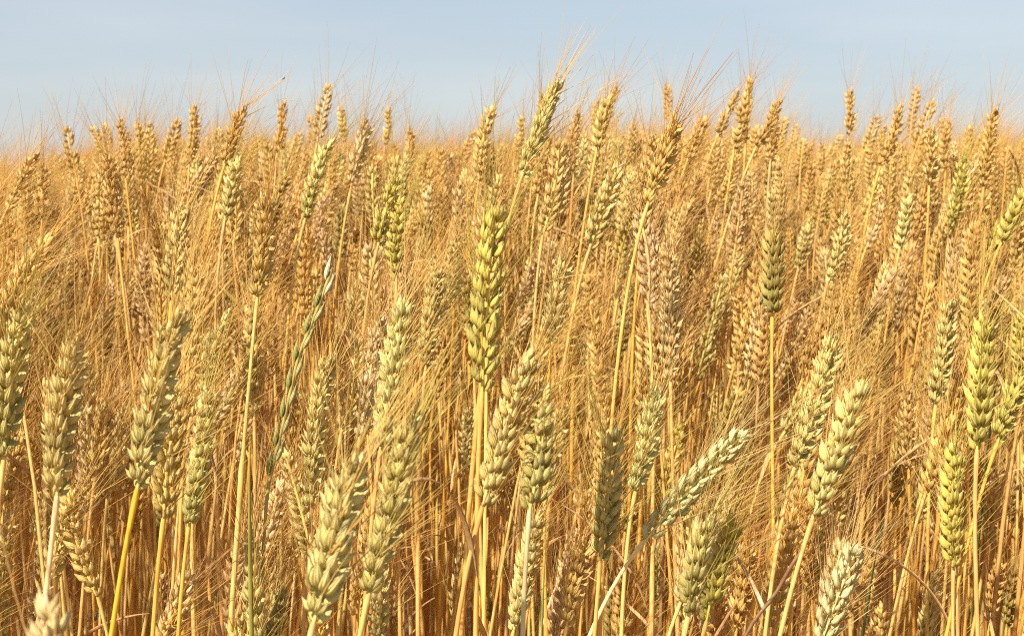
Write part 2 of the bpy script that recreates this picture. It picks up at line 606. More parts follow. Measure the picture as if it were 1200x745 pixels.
# ------------------------------------------------------------------ the ears the photograph shows one by one
# tip x, tip y, foot x, foot y (photo pixels), width, colour, view (f: spikelet fans face us, e: zigzag edge), label, name for its neighbours to refer to
EARS = [
 (32,348,5,535,30,'G','f','plump greenish ear cut by the left edge, its foot higher than the twig','plump ear at the left edge'),
 (90,388,67,580,32,'Y','f','plump tan-yellow ear on a bare pale knobbly neck, second from the left edge','plump ear with the knobbly neck'),
 (208,360,161,572,32,'Y','f','plump cream ear leaning right above a bright yellow bent stalk','cream ear on the bright yellow stalk'),
 (214,440,192,606,28,'T','f','tan ear with green foot overlapping the right side of the cream ear','tan ear with the green foot'),
 (247,448,222,612,24,'G','f','dark-footed greenish ear tucked behind the right side of the green-footed tan ear','dark-footed greenish ear'),
 (184,555,186,645,14,'N','f','short dull green ear hanging in shade beside a pale stalk',None),
 (124,468,113,546,20,'T','e',None,None),
 (25,500,10,572,20,'T','f',None,None),
 (62,690,54,815,46,'P','f','blurred pinkish ear nearest the camera, only its tip above the bottom edge','blurred ear at the bottom edge'),
 (95,716,84,790,15,'Y','e','small pale ear tip just right of the blurred nearest ear',None),
 (84,280,72,334,12,'P','e',None,None),
 (95,366,90,395,12,'T','e',None,None),
 (173,284,166,334,14,'P','f',None,None),
 (131,328,124,372,13,'P','e',None,None),
 (128,362,122,425,14,'T','f',None,None),
 (163,340,172,400,14,'P','f',None,None),
 (28,640,24,690,13,'T','f',None,None),
 (43,176,14,234,17,'T','f','tan ear leaning right at the far left of the skyline','far-left skyline ear'),
 (53,192,50,248,15,'O','f',None,None),
 (78,147,89,205,12,'O','e','slim dark golden ear leaning left, standing clear on the left skyline','left-leaning skyline ear'),
 (66,180,72,216,9,'T','e',None,None),
 (97,187,89,226,10,'T','e',None,None),
 (107,146,122,178,9,'T','e','slim tan ear leaning left, its tip first of the pair on the left skyline','pair on the left skyline'),
 (123,143,128,177,9,'T','e',None,None),
 (127,174,138,279,17,'O','f','long golden ear with olive foot hanging below the left skyline pair','long golden ear below the left skyline'),
 (140,138,147,206,13,'O','f',None,None),
 (163,140,167,222,12,'O','f',None,None),
 (175,142,173,214,11,'T','e',None,None),
 (209,138,193,190,11,'T','e',None,None),
 (228,122,222,191,12,'O','f','slim golden ear rising alone between two clumps on the left skyline','lone slim golden skyline ear'),
 (260,168,218,228,12,'P','e','pinkish ear bowed far to the right beneath the insect-side golden ear','bowed pinkish ear'),
 (213,237,201,350,19,'Y','e','long yellow ear with dark shaded foot hanging below the bowed pinkish ear','long yellow dark-footed ear'),
 (205,176,201,202,10,'T','f',None,None),
 (286,121,263,194,17,'O','f','golden ear leaning right whose long awn reaches the little dark insect','golden ear with the insect on its awn'),
 (279,180,265,251,18,'G','f','greenish ear hanging straight below the golden insect-side ear','greenish ear below the insect-side ear'),
 (301,157,294,194,9,'T','e',None,None),
 (332,117,325,178,12,'O','f','slim golden ear with rounded tip on the skyline below the insect','slim golden ear below the insect'),
 (337,200,322,257,15,'D','f',None,None),
 (315,224,302,346,22,'O','f','large bright golden ear amid awns above the ryegrass spike','large bright golden ear'),
 (294,288,288,336,14,'G','f',None,None),
 (386,98,372,166,12,'O','e','tallest golden ear of the left half, beaded zigzag tip against the sky','tallest golden ear of the left half'),
 (399,123,402,162,10,'T','f',None,None),
 (388,158,358,256,17,'G','f','pale green ear leaning right under the tallest left-half ear','pale green leaning ear'),
 (364,134,365,160,8,'O','e',None,None),
 (353,154,341,188,10,'T','e',None,None),
 (432,135,413,214,16,'P','f','pinkish-brown ear with shaggy pale tip on the skyline left of centre','shaggy pinkish skyline ear'),
 (455,124,451,170,10,'T','f',None,None),
 (482,146,480,202,11,'O','f',None,None),
 (478,180,470,228,13,'Y','f',None,None),
 (466,204,443,288,18,'L','f','yellow-green ear leaning right with spiky pale tip, left of centre','yellow-green spiky ear'),
 (471,228,465,326,18,'L','f',None,None),
 (401,236,396,308,12,'N','e','slender dark green ear standing above the ryegrass tip','slender dark green ear'),
 (380,268,386,318,14,'P','f',None,None),
 (417,265,411,314,12,'O','f',None,None),
 (294,358,298,490,20,'T','f','large tan ear half veiled by crossing awns, left of the ryegrass spike','veiled tan ear'),
 (386,412,366,592,22,'Y','f','long yellowish ear crossed by vertical awns, right of the ryegrass spike','awn-crossed yellowish ear'),
 (475,345,447,522,26,'Y','f','tall pale yellow ear with a second greener ear at its foot','tall pale yellow ear'),
 (484,484,433,692,34,'G','f','large greenish ear with long dark awns, foot in shade near the bottom','large greenish ear near the bottom'),
 (417,528,368,728,42,'Y','f','biggest cream ear, slightly blurred, low and left of centre','biggest cream ear'),
 (292,618,301,765,23,'Y','f','pale ear with paired cream husks rising from the bottom edge, left part','pale ear rising from the bottom edge'),
 (258,664,255,722,13,'Y','f',None,None),
 (253,568,254,618,14,'T','e',None,None),
 (464,676,462,745,17,'T','f',None,None),
 (331,682,324,732,20,'N','f','shaded dark green ear between the bottom-edge pale ear and the biggest cream ear',None),
 (392,380,396,412,12,'Y','f',None,None),
 (331,368,334,404,12,'P','f',None,None),
 (341,424,336,458,11,'T','e',None,None),
 (312,512,310,540,11,'P','f',None,None),
 (262,520,252,566,13,'T','f',None,None),
 (577,120,561,213,15,'T','f','tan ear with round pale tip and olive foot on the centre skyline','centre skyline tan ear'),
 (654,94,612,207,20,'Y','f','tall straw-yellow ear leaning right, highest at the centre of the skyline','tall straw-yellow skyline ear'),
 (636,106,632,142,10,'T','f',None,None),
 (612,133,604,178,10,'T','f',None,None),
 (557,153,544,182,10,'T','e',None,None),
 (678,127,672,206,14,'T','f',None,None),
 (700,116,697,142,9,'T','f',None,None),
 (714,107,699,178,16,'T','f',None,None),
 (698,178,688,236,15,'T','f',None,None),
 (726,190,691,291,18,'G','e','yellowish zigzag ear leaning right with green foot and bent bare stalk','green-footed zigzag ear'),
 (520,216,518,278,12,'T','e',None,None),
 (513,311,499,430,19,'Y','f','pale yellow ear standing just left of the tall central green-yellow ear','pale yellow ear left of centre'),
 (581,237,565,458,30,'L','e','tall central ear, yellow-green and sharply ribbed, on an orange stalk','tall central ribbed ear'),
 (629,304,609,362,14,'P','f','soft pinkish ear leaning right beside the tall central ear','soft pinkish ear'),
 (687,226,681,256,11,'Y','f',None,None),
 (673,256,666,284,11,'O','e',None,None),
 (662,297,647,402,20,'Y','f',None,None),
 (713,280,710,314,12,'T','e',None,None),
 (625,249,619,284,11,'O','e',None,None),
 (600,231,601,270,11,'T','e',None,None),
 (622,408,566,592,30,'Y','f','cream ear leaning right with green-tipped husks, below the tall central ear','cream ear below the tall central ear'),
 (636,448,621,597,30,'G','f','plump greenish ear with fanned foot on a grey-green stalk','plump fan-footed ear'),
 (550,470,546,553,16,'Y','f',None,None),
 (660,470,641,577,21,'T','f',None,None),
 (719,498,704,656,26,'G','f','greenish-tan ear right of the bare stalks, its foot dark green','greenish-tan ear'),
 (686,626,664,733,22,'O','f','orange-tan ear low down beneath the greenish-tan ear','low orange-tan ear'),
 (632,594,602,738,22,'Y','f','yellowish ear standing behind the grey-green stalk at the bottom','ear behind the grey-green stalk'),
 (549,622,536,738,16,'Y','f',None,None),
 (587,664,580,700,15,'D','f',None,None),
 (641,688,628,748,17,'N','f',None,None),
 (668,556,655,607,13,'Y','f',None,None),
 (668,438,655,474,13,'T','f',None,None),
 (536,398,530,434,11,'Y','e',None,None),
 (500,460,484,504,18,'Y','f',None,None),
 (724,98,712,142,11,'T','f',None,None),
 (783,97,783,140,9,'O','e',None,None),
 (796,132,760,237,21,'O','f','big dark orange ear leaning right on the skyline, right of centre','big dark orange skyline ear'),
 (744,143,739,177,11,'T','f',None,None),
 (828,133,808,183,14,'O','f',None,None),
 (880,86,874,164,13,'O','f','highest golden ear of the right half, straight against the sky','highest golden ear of the right half'),
 (868,104,841,160,12,'T','f',None,None),
 (869,118,861,170,13,'O','f',None,None),
 (914,115,898,148,14,'O','f','thick stubby orange ear with curled-over head on the right skyline','stubby curled orange ear'),
 (909,132,903,187,13,'O','f',None,None),
 (922,136,913,172,9,'T','e',None,None),
 (934,145,927,176,8,'T','e',None,None),
 (887,145,883,180,10,'T','f',None,None),
 (942,160,939,190,9,'T','e',None,None),
 (817,198,815,234,12,'T','f',None,None),
 (839,160,832,204,11,'T','e',None,None),
 (849,176,838,210,11,'T','f',None,None),
 (811,229,793,284,16,'T','f',None,None),
 (841,251,839,284,12,'P','f',None,None),
 (784,282,786,444,20,'P','f','long upright pinkish ear with yellowed foot, right of centre','long pinkish ear'),
 (852,310,816,446,15,'Y','e','yellow zigzag ear leaning right between the pinkish and the olive ears','yellow zigzag ear'),
 (907,261,905,366,28,'D','f','dark olive ear with black specks on a golden-orange bare stalk','dark olive ear'),
 (925,264,922,320,10,'O','e',None,None),
 (948,259,940,294,13,'G','f',None,None),
 (891,245,888,276,11,'T','f',None,None),
 (738,334,725,420,14,'N','f','small dull green ear half hidden in straw left of the pinkish ear','small dull green ear'),
 (895,372,889,450,18,'O','f',None,None),
 (952,358,932,406,14,'P','f',None,None),
 (933,410,920,462,15,'T','f',None,None),
 (734,458,732,500,13,'Y','f',None,None),
 (772,450,745,574,24,'Y','f','pale yellow ear with open bristling husks above the big slanting ear','bristling pale yellow ear'),
 (742,545,735,602,17,'L','f',None,None),
 (841,452,839,500,12,'Y','e',None,None),
 (800,493,763,614,16,'L','e','thin yellow-green ear along the upper side of the big slanting ear','thin yellow-green ear'),
 (877,501,757,632,25,'W','e','big whitish-green ear slanting far to the right on a curved pale stalk','big slanting whitish ear'),
 (831,594,809,709,28,'G','f','thick green ear with dark blue-green foot under the big slanting ear','thick green ear'),
 (861,598,828,727,24,'L','f','yellow-green ear close against the right side of the thick green ear','yellow-green ear beside the thick green one'),
 (880,621,863,735,20,'O','f','orange-tan ear right of the yellow-green ear, low near the bottom','orange-tan ear at the lower right'),
 (769,634,768,713,14,'N','e','shaded dark green ear hanging between stalks below the slanting ear',None),
 (996,103,995,158,11,'O','f','slim golden ear standing upright alone on the right skyline','lone upright right skyline ear'),
 (995,159,996,230,12,'T','f',None,None),
 (988,157,972,182,8,'T','e',None,None),
 (1029,134,1013,178,10,'T','e',None,None),
 (1056,121,1032,194,14,'O','f','thick golden ear leaning right, left of the two beaded right skyline ears','thick golden leaning ear'),
 (1036,145,1033,176,9,'T','f',None,None),
 (1075,100,1067,161,9,'O','e','slender beaded ear, first of two crossing ones on the right skyline','crossing beaded ears'),
 (1094,117,1073,174,12,'O','e',None,None),
 (1103,137,1099,168,9,'T','f',None,None),
 (1113,137,1108,202,12,'O','f',None,None),
 (1091,148,1089,210,15,'T','f',None,None),
 (1137,145,1133,176,10,'T','f',None,None),
 (1166,123,1153,218,15,'O','f','tan-golden ear with olive foot, tallest near the right edge','tallest ear near the right edge'),
 (1130,181,1113,277,16,'L','f','bright yellow-green ear just below the right skyline','bright yellow-green ear'),
 (1206,215,1184,262,18,'L','f','yellow-green ear cut by the right edge on an orange curved stalk','ear cut by the right edge'),
 (1069,194,1065,232,13,'T','f',None,None),
 (1067,224,1054,292,15,'Y','f',None,None),
 (1020,172,1018,212,10,'T','f',None,None),
 (1181,170,1178,206,10,'T','e',None,None),
 (1195,177,1190,210,10,'T','f',None,None),
 (964,165,962,196,9,'T','f',None,None),
 (967,212,960,252,12,'O','e',None,None),
 (1034,237,1015,290,13,'P','f',None,None),
 (992,244,970,330,17,'Y','f','pale yellow ear leaning right, well right of the dark olive ear','pale yellow ear right of the olive one'),
 (1055,307,1005,402,15,'P','f','long pinkish ear leaning strongly right amid slanting awns','strongly leaning pinkish ear'),
 (1118,271,1113,350,16,'P','f',None,None),
 (1115,348,1097,472,20,'Y','f','yellow ear with pointed green foot on a straight golden stalk, right side','pointed-foot yellow ear'),
 (1169,257,1155,322,13,'L','e',None,None),
 (1091,327,1072,414,15,'O','e','bright orange zigzag ear left of the pointed-foot yellow ear','bright orange zigzag ear'),
 (1156,363,1145,526,26,'L','f','large yellow-green ear at the right, broad husks pointing up','large yellow-green ear at the right'),
 (1197,366,1196,412,16,'L','f',None,None),
 (1176,415,1163,468,14,'T','f',None,None),
 (1203,425,1172,510,22,'L','f',None,None),
 (1012,438,954,603,28,'Y','f','cream ear leaning right with spiky open husks and green foot, mid right','spiky cream ear'),
 (982,386,932,546,24,'Y','f','cream ear leaning right just behind and left of the spiky cream ear','cream ear behind the spiky one'),
 (1063,442,1065,552,18,'T','f','upright tan ear in the gap right of the spiky cream ear','upright tan ear in the gap'),
 (1034,520,1016,578,15,'T','f',None,None),
 (1119,516,1117,664,22,'L','f','upright yellow-green ear above the pinkish one at the lower right','upright yellow-green ear'),
 (1165,556,1158,632,18,'T','f',None,None),
 (1093,608,1091,658,15,'P','f',None,None),
 (1096,660,1082,775,20,'Y','f','yellow ear under the small pinkish ear, running off the bottom edge','yellow ear off the bottom edge'),
 (1007,633,957,768,25,'W','e','pale greenish-white ear with plump zigzag husks at the bottom edge','greenish-white zigzag ear'),
 (1034,702,1027,775,18,'T','f',None,None),
 (1172,645,1161,724,18,'O','f',None,None),
 (1190,540,1184,610,15,'T','f',None,None),
 (1188,664,1180,730,16,'D','f',None,None),
]
WORLD_UP = Vector((0, 0, 1))
GROUP = 'wheat plants of the ripening field'


FAR_FAT = {(907, 261): 1.12, (62, 690): .46, (417, 528): .60}      # ears thicker or nearer than their width tells


def plant_pose(px, py, bx, by, w):
    d = FAR_FAT.get((px, py), 22.5 / w)
    P, T = at(bx, by, d), at(px, py, d)
    L = (T - P).length
    Lw = min(.118, max(.060, L))
    if L < Lw:                       # the foot of a half-hidden ear goes on down behind its neighbours
        P = T - (T - P).normalized() * Lw
    return P, T, Lw, d


PLANTS = []      # every plant: dict(P foot, T tip, L, d, col, view, label, ref, hero)
for (tx, ty, bx, by, w, c, vw, lab, ref) in EARS:
    P, T, L, d = plant_pose(tx, ty, bx, by, w)
    PLANTS.append(dict(P=P, T=T, L=L, d=d, c=c, view=vw, label=lab, ref=ref, w=w, hero=True, px=((tx + bx) / 2, (ty + by) / 2), tipx=(tx, ty), footx=(bx, by)))

# screen boxes of the traced ears, so that the crop in front of them stays out of the way
SEG = np.array([[*p['tipx'], *p['footx'], p['w'], p['d']] for p in PLANTS])


def seg_dist(a0, a1, b0, b1):
    """smallest distance between sample points of two screen segments; b may be many"""
    ta = np.linspace(0, 1, 6)[:, None]
    A = a0 + (a1 - a0) * ta
    tb = np.linspace(0, 1, 6)[None, :, None]
    B = b0[:, None] + (b1 - b0)[:, None] * tb
    return np.sqrt(((A[None, :, None] - B[:, None]) ** 2).sum(-1)).min((1, 2))


def mean_height(d):
    """ear foot height: the crop is shorter along the open edge of the field"""
    return CAM_H - .075 + .011 * min(d, 5) + np.interp(d, [.7, 1.1, 1.4, 1.8, 2.2, 3, 14], [-.16, -.145, -.08, .006, .018, .02, .022])


def fill_spots(dmin, dmax, dens, margin, sd, cell_rng):
    """jittered stand of plants between two distances across the view and some way past its sides"""
    out = []
    step = 1 / math.sqrt(dens)
    y = dmin
    while y < dmax:
        half = .36 * y * margin + .25
        x = -half
        while x < half:
            out.append((x + cell_rng.uniform(-.5, .5) * step, y + cell_rng.uniform(-.5, .5) * step, cell_rng.gauss(0, sd)))
            x += step
        y += step
    return out


def skyline(px):
    """how high the untraced ears reach: the crop stands a little lower to the left"""
    return float(np.interp(px, [-200, 40, 110, 300, 520, 560, 700, 900, 960, 1200], [216, 202, 172, 164, 178, 174, 160, 160, 168, 160]))


FILLC = ['T'] * 8 + ['O'] * 6 + ['P'] * 4 + ['Y'] * 3 + ['G'] * 1 + ['D'] * 1
fr_ = random.Random(21)
CROP = []
SPOTS = [(x, y, max(-.20, min(.11, dz)) * (1 if y < 1.5 else .65)) for x, y, dz in fill_spots(.98, 2.7, 740, 1.25, .075, fr_)]
SPOTS += [(x, y, -.13 + max(-.12, min(.08, dz))) for x, y, dz in fill_spots(1.0, 1.55, 330, 1.2, .055, fr_)]      # shorter side shoots near the edge
for x, y, dz in SPOTS:
    z = float(mean_height(y)) + dz
    lean = R(fr_.gauss(11, 10))
    la = R(fr_.gauss(0, 45))
    A = Vector((math.sin(lean) * math.cos(la), math.sin(lean) * math.sin(la), math.cos(lean)))
    L = fr_.uniform(.066, .098)
    P = Vector((x, y, z))
    T = P + A * L
    tx, ty, d = proj(T)
    bx, by, _ = proj(P)
    wpx = 22.5 / d
    if tx > -300:
        sky = skyline(tx) - abs(fr_.gauss(0, 9))
        if ty < sky:
            dzz = (sky - ty + fr_.uniform(0, 34)) / FPX * d
            P.z -= dzz
            T.z -= dzz
            tx, ty, d = proj(T)
            bx, by, _ = proj(P)
        front = SEG[:, 5] > d - .02
        if front.any():
            S = SEG[front]
            dist = seg_dist(np.array([tx, ty]), np.array([bx, by]), S[:, :2], S[:, 2:4])
            if (dist < .5 * S[:, 4] + .5 * wpx + 1).any():
                # slide it down or drop it
                if fr_.random() < .35:
                    continue
                P.z -= .11
                T.z -= .11
                tx, ty, d = proj(T)
                bx, by, _ = proj(P)
                dist = seg_dist(np.array([tx, ty]), np.array([bx, by]), S[:, :2], S[:, 2:4])
                if (dist < .5 * S[:, 4] + .5 * wpx + 1).any():
                    continue
        # the open bare-stalk gaps along the edge of the crop
        if d < 1.5 and by > 430 and 470 < tx < 560 and fr_.random() < .9:
            continue
        if d < 1.35 and by > 520 and fr_.random() < .22:
            continue
    CROP.append(dict(P=P, T=T, L=L, d=d, c=fr_.choice(FILLC), view='f' if fr_.random() < .7 else 'e', w=wpx, hero=False, px=((tx + bx) / 2, (ty + by) / 2), tipx=(tx, ty), footx=(bx, by)))

# which of the crop show largest: a coarse depth picture of all ears
GS = 3
ZB = np.full((int(PH / GS) + 1, int(PW / GS) + 1), 99.0)
IB = np.full(ZB.shape, -1, int)
ALL = PLANTS + CROP
for i, p in enumerate(ALL):
    (x0, y0), (x1, y1), r = p['tipx'], p['footx'], p['w'] * .42
    xa, xb = int(max(0, (min(x0, x1) - r) / GS)), int(min(ZB.shape[1] - 1, (max(x0, x1) + r) / GS))
    ya, yb = int(max(0, (min(y0, y1) - r) / GS)), int(min(ZB.shape[0] - 1, (max(y0, y1) + r) / GS))
    if xa > xb or ya > yb:
        continue
    yy, xx = np.mgrid[ya:yb + 1, xa:xb + 1]
    yy, xx = yy * GS, xx * GS
    dx, dy = x1 - x0, y1 - y0
    s = np.clip(((xx - x0) * dx + (yy - y0) * dy) / (dx * dx + dy * dy + 1e-6), 0, 1)
    hit = ((xx - x0 - s * dx) ** 2 + (yy - y0 - s * dy) ** 2 < r * r) & (ZB[ya:yb + 1, xa:xb + 1] > p['d'])
    ZB[ya:yb + 1, xa:xb + 1][hit] = p['d']
    IB[ya:yb + 1, xa:xb + 1][hit] = i
shown = np.bincount(IB[IB >= 0], minlength=len(ALL))
order = sorted(range(len(PLANTS), len(ALL)), key=lambda i: -shown[i])
N_THINGS = 300
PROMOTE = set(i for i in order[:N_THINGS - len(PLANTS)] if shown[i] > 8)
PROMOTED = [ALL[i] for i in sorted(PROMOTE)]
CROP = [ALL[i] for i in range(len(PLANTS), len(ALL)) if i not in PROMOTE]
print('traced', len(PLANTS), 'promoted', len(PROMOTED), 'crop', len(CROP))

# ------------------------------------------------------------------ labels
ANCH = [p for p in PLANTS if p.get('ref')]
DIRS = ['right of', 'below and right of', 'just below', 'below and left of', 'left of', 'above and left of', 'just above', 'above and right of']


def auto_label(p, used):
    size = 'very slim' if p['w'] < 9.5 else 'slim' if p['w'] < 12.5 else 'small' if p['w'] < 15.5 else 'mid-sized' if p['w'] < 20 else 'plump'
    dx = p['tipx'][0] - p['footx'][0]
    dy = p['footx'][1] - p['tipx'][1]
    k = math.degrees(math.atan2(dx, dy))
    lean = 'leaning right' if k > 9 else 'leaning left' if k < -6 else 'upright'
    near = sorted(ANCH, key=lambda a: math.hypot(a['px'][0] - p['px'][0], a['px'][1] - p['px'][1]))
    for a in near[:5]:
        ang = math.degrees(math.atan2(p['px'][1] - a['px'][1], p['px'][0] - a['px'][0])) % 360
        lab = f"{size} {WORD[p['c']]} ear {lean}, {DIRS[int((ang + 22.5) // 45) % 8]} the {a['ref']}"
        if len(lab.replace('-', 'x').split()) <= 16 and lab.lower() not in used:
            return lab
    return lab


USED = set()
for p in PLANTS:
    if p['label']:
        USED.add(p['label'].lower())
for p in PLANTS + PROMOTED:
    if not p.get('label'):
        p['label'] = auto_label(p, USED)
        USED.add(p['label'].lower())

# ------------------------------------------------------------------ the ground and the far crop
g = Geo()
v = np.array([[-2500, -40, 0], [2500, -40, 0], [2500, 4500, 0], [-2500, 4500, 0]], float)
g.add(v, np.array([[0, 1, 2, 3]]))
tag(link('ground', g.mesh('ground', [soil_material()])), 'dry brown soil under the wheat field', None, None, 'structure')

n1, n2 = 70, 90
ys = 11.5 * (2200 / 11.5) ** np.linspace(0, 1, n1)
xs = np.linspace(-1, 1, n2)
X = xs[None] * (ys[:, None] * .8 + 4)
Y = np.broadcast_to(ys[:, None], X.shape)
Z = .88 + npr.normal(0, .03, X.shape)
top = np.stack([X, Y, Z], -1)
bot = top.copy()
bot[..., 2] = .02
g = Geo()
ii, jj = np.meshgrid(np.arange(n1 - 1), np.arange(n2 - 1), indexing='ij')
q = np.stack([ii * n2 + jj, ii * n2 + jj + 1, (ii + 1) * n2 + jj + 1, (ii + 1) * n2 + jj], -1).reshape(-1, 4)
skirt = np.concatenate([top[0], bot[0]])
jj2 = np.arange(n2 - 1)
g.add(top.reshape(-1, 3), q)
g.add(skirt, np.stack([jj2 + n2, jj2 + n2 + 1, jj2 + 1, jj2], -1))
tag(link('distant_wheat', g.mesh('distant_wheat', [canopy_material()])), 'far level tops of the ripe wheat reaching the horizon', None, None, 'stuff')

# ------------------------------------------------------------------ plants as things
TO_CAM = lambda p: (Vector((0, 0, CAM_H)) - p).normalized()


def tint_of(c, rng, sd=.06):
    (r, g_, b), gr = TINT[c]
    k = 1 + rng.gauss(0, sd)
    w = rng.gauss(0, sd * .6)
    return (min(.8, r * k * (1 + w * .3)), min(.75, g_ * k), min(.6, b * k * (1 - w))), min(1, max(0, gr + rng.gauss(0, .08)))


GREEN_BASE = (.34, .30, .06)


def spikelet_mesh(pieces, i):
    gg = Geo()
    for v, q, uv in pieces:
        gg.add(v, q, uv, None, 0, 1.0)
    return gg.mesh(f'spikelet_{i}', [M_HUSK], ear_t=True)


SPK_MESH = [spikelet_mesh(pc, i) for i, pc in enumerate(SPIKELETS)]


def root_of(P, A, rng):
    return Vector((P.x - A.x * .17 + rng.gauss(0, .03), P.y - A.y * .17 + rng.gauss(0, .03), 0))


def stem_mesh(P, A, root, rng, n, ns, r):
    pts = stem_curve(P, A, root, n)
    gg = Geo()
    v, q = tube(pts, stem_radii(pts, r, rng.uniform(.10, .24)), ns)
    gg.add(v - np.array(root), q)
    return gg.mesh('stem', [M_STEM])


def roll_for(view, rng):
    if view == 'f':
        return R(rng.choice((-1, 1)) * rng.gauss(27, 9)) + rng.choice((0, math.pi))
    return R(90 + rng.gauss(0, 9)) + rng.choice((0, math.pi))


SWEEP = Vector((.15, .02, 0))
prng = random.Random(77)
MERGED = {}
for k, pitch_L in enumerate((.064, .076, .088, .102)):
    for s in range(3):
        lod = 0
        gg, fr = merged_ear(pitch_L, 100 + k * 10 + s, 1, .0043)
        MERGED.setdefault(pitch_L, []).append((gg.mesh('wheat_ear', [M_HUSK], ear_t=True), fr))


def build_plant(p, rng):
    P, T, L = p['P'], p['T'], p['L']
    A = (T - P).normalized()
    root = root_of(P, A, rng)
    if p.get('stem_root'):
        root = p['stem_root']
    e = bpy.data.objects.new('wheat_plant', None)
    e.empty_display_size = .02
    COL.objects.link(e)
    e.location = root
    tag(e, p['label'], 'wheat plant', GROUP)
    col, green = tint_of(p['c'], rng)
    sc = STEM_OF.get(p['tipx']) or rng.choice(STEMC)
    st = link('stem', stem_mesh(P, A, root, rng, 34, 9 if p['w'] > 18 else 6, .00125), e, None, (*sc, 1))
    if rng.random() < .10:
        pts = stem_curve(P, A, root, 16)
        P0 = pts[-1 - rng.randint(3, 8)] - np.array(root)
        gl = Geo()
        v, q = dry_leaf(P0, rng)
        gl.add(v, q)
        link('leaf', gl.mesh('leaf', [M_LEAF]), e, None, (*rng.choice(LEAFC), 1))
    ac = AWNC[p['c']]
    B = basis(A, TO_CAM(P), roll_for(p['view'], rng))
    M = Matrix.Identity(4)
    for i in range(3):
        for j in range(3):
            M[i][j] = float(B[i, j])
        M[i][3] = P[i] - root[i]
    if p['w'] >= 19 and p['hero']:
        bend, bdir = abs(rng.gauss(.0, .022)), rng.uniform(0, 6.28)
        pitch = .0045 if p['view'] == 'e' else .0044
        fr = ear_frames(L, rng, bend, bdir, min(1.18, p['w'] * p['d'] / 22.5), pitch, 11 if p['view'] == 'e' else 17)
        gg = Geo()
        ax = ear_axis(L, bend, bdir, 12)
        v, q = tube(ax, np.full(12, .0008), 6)
        gg.add(v, q, None, None, 0, .3)
        t, m = fr[-1]
        for v, q, uv in SPIKELETS[rng.randrange(8)]:
            gg.add(v @ m[:3, :3].T + m[:3, 3], q, uv, None, 0, 1.0)
        ear = link('ear', gg.mesh('ear', [M_HUSK], ear_t=True), e, M, (*col, 0.3 * green))
        for t, m in fr[:-1]:
            k = 1 + rng.gauss(0, .09)
            gm = min(1, max(0, (.75 - t) * 1.6)) * green
            gm = min(.85, max(0, gm + rng.gauss(.02, .10)))
            c = [(col[i] * (1 - gm) + GREEN_BASE[i] * gm) * k for i in range(3)]
            link('spikelet', SPK_MESH[rng.randrange(8)], ear, Matrix([list(map(float, r)) for r in m]), (*c, 0))
        ga = Geo()
        loc_sweep = np.array(B).T @ np.array(SWEEP)
        awns(ga, fr, rng, 2.8 if p['d'] > .5 else .4, .076, .00033, 5, sweep=loc_sweep)
        link('beard', ga.mesh('beard', [M_AWN]), ear, None, (*ac, 1))
    else:
        key = min(MERGED, key=lambda k: abs(k - L))
        me, mb = MERGED[key][rng.randrange(3)]
        zs = L / key
        S = Matrix.Diagonal((1, 1, zs, 1))
        ear = link('ear', me, e, M @ S, (*col, green))
        ga = Geo()
        awns(ga, mb, rng, 2.2 if p['d'] < 1.5 else 1.7, .074, .00029, 4, sweep=np.array(B).T @ np.array(SWEEP))
        if p.get('tipx') == (286, 121):
            inv = (M @ S).inverted()
            a0, a1 = inv @ (at(289, 124, p['d']) - root), inv @ (at(334, 93, p['d']) - root)
            for k in (-1, 1):
                tt = np.linspace(0, 1, 6)[:, None]
                line = np.array(a0) * (1 - tt) + np.array(a1) * tt + np.array([0, 0, k * .0012]) * tt * (1 - tt) * 4
                v, q = tube(line, .0004 * (1 - .6 * tt[:, 0]), 4)
                ga.add(v, q)
        link('beard', ga.mesh('beard', [M_AWN]), ear, None, (*ac, 1))
    return e


for p in PLANTS + PROMOTED:
    build_plant(p, prng)

# ------------------------------------------------------------------ the rest of the crop: one mass
STUFF_LOD = {}


def stuff_variant(lod, seed, beard=None):
    L = .086
    pitch = {1: .0043, 2: .0056, 3: .0085}[lod]
    gg, fr = merged_ear(L, seed, lod, pitch)
    v, q, uv, c, m, t = gg.arrays()
    ga = Geo()
    awns(ga, fr, random.Random(seed), beard or {1: 2.3, 2: 1.5, 3: 0.9}[lod], .076, {1: .00026, 2: .00031, 3: .00042}[lod], {1: 2, 2: 1, 3: 1}[lod])
    va, qa, _, _, _, ta = ga.arrays()
    return v, q, uv, t, va, qa, ta


for lod in (1, 2, 3):
    STUFF_LOD[lod] = [stuff_variant(lod, 500 + lod * 50 + k) for k in range(8)]

STUFF_LOD[0] = [stuff_variant(1, 900 + k, 1.1) for k in range(8)]


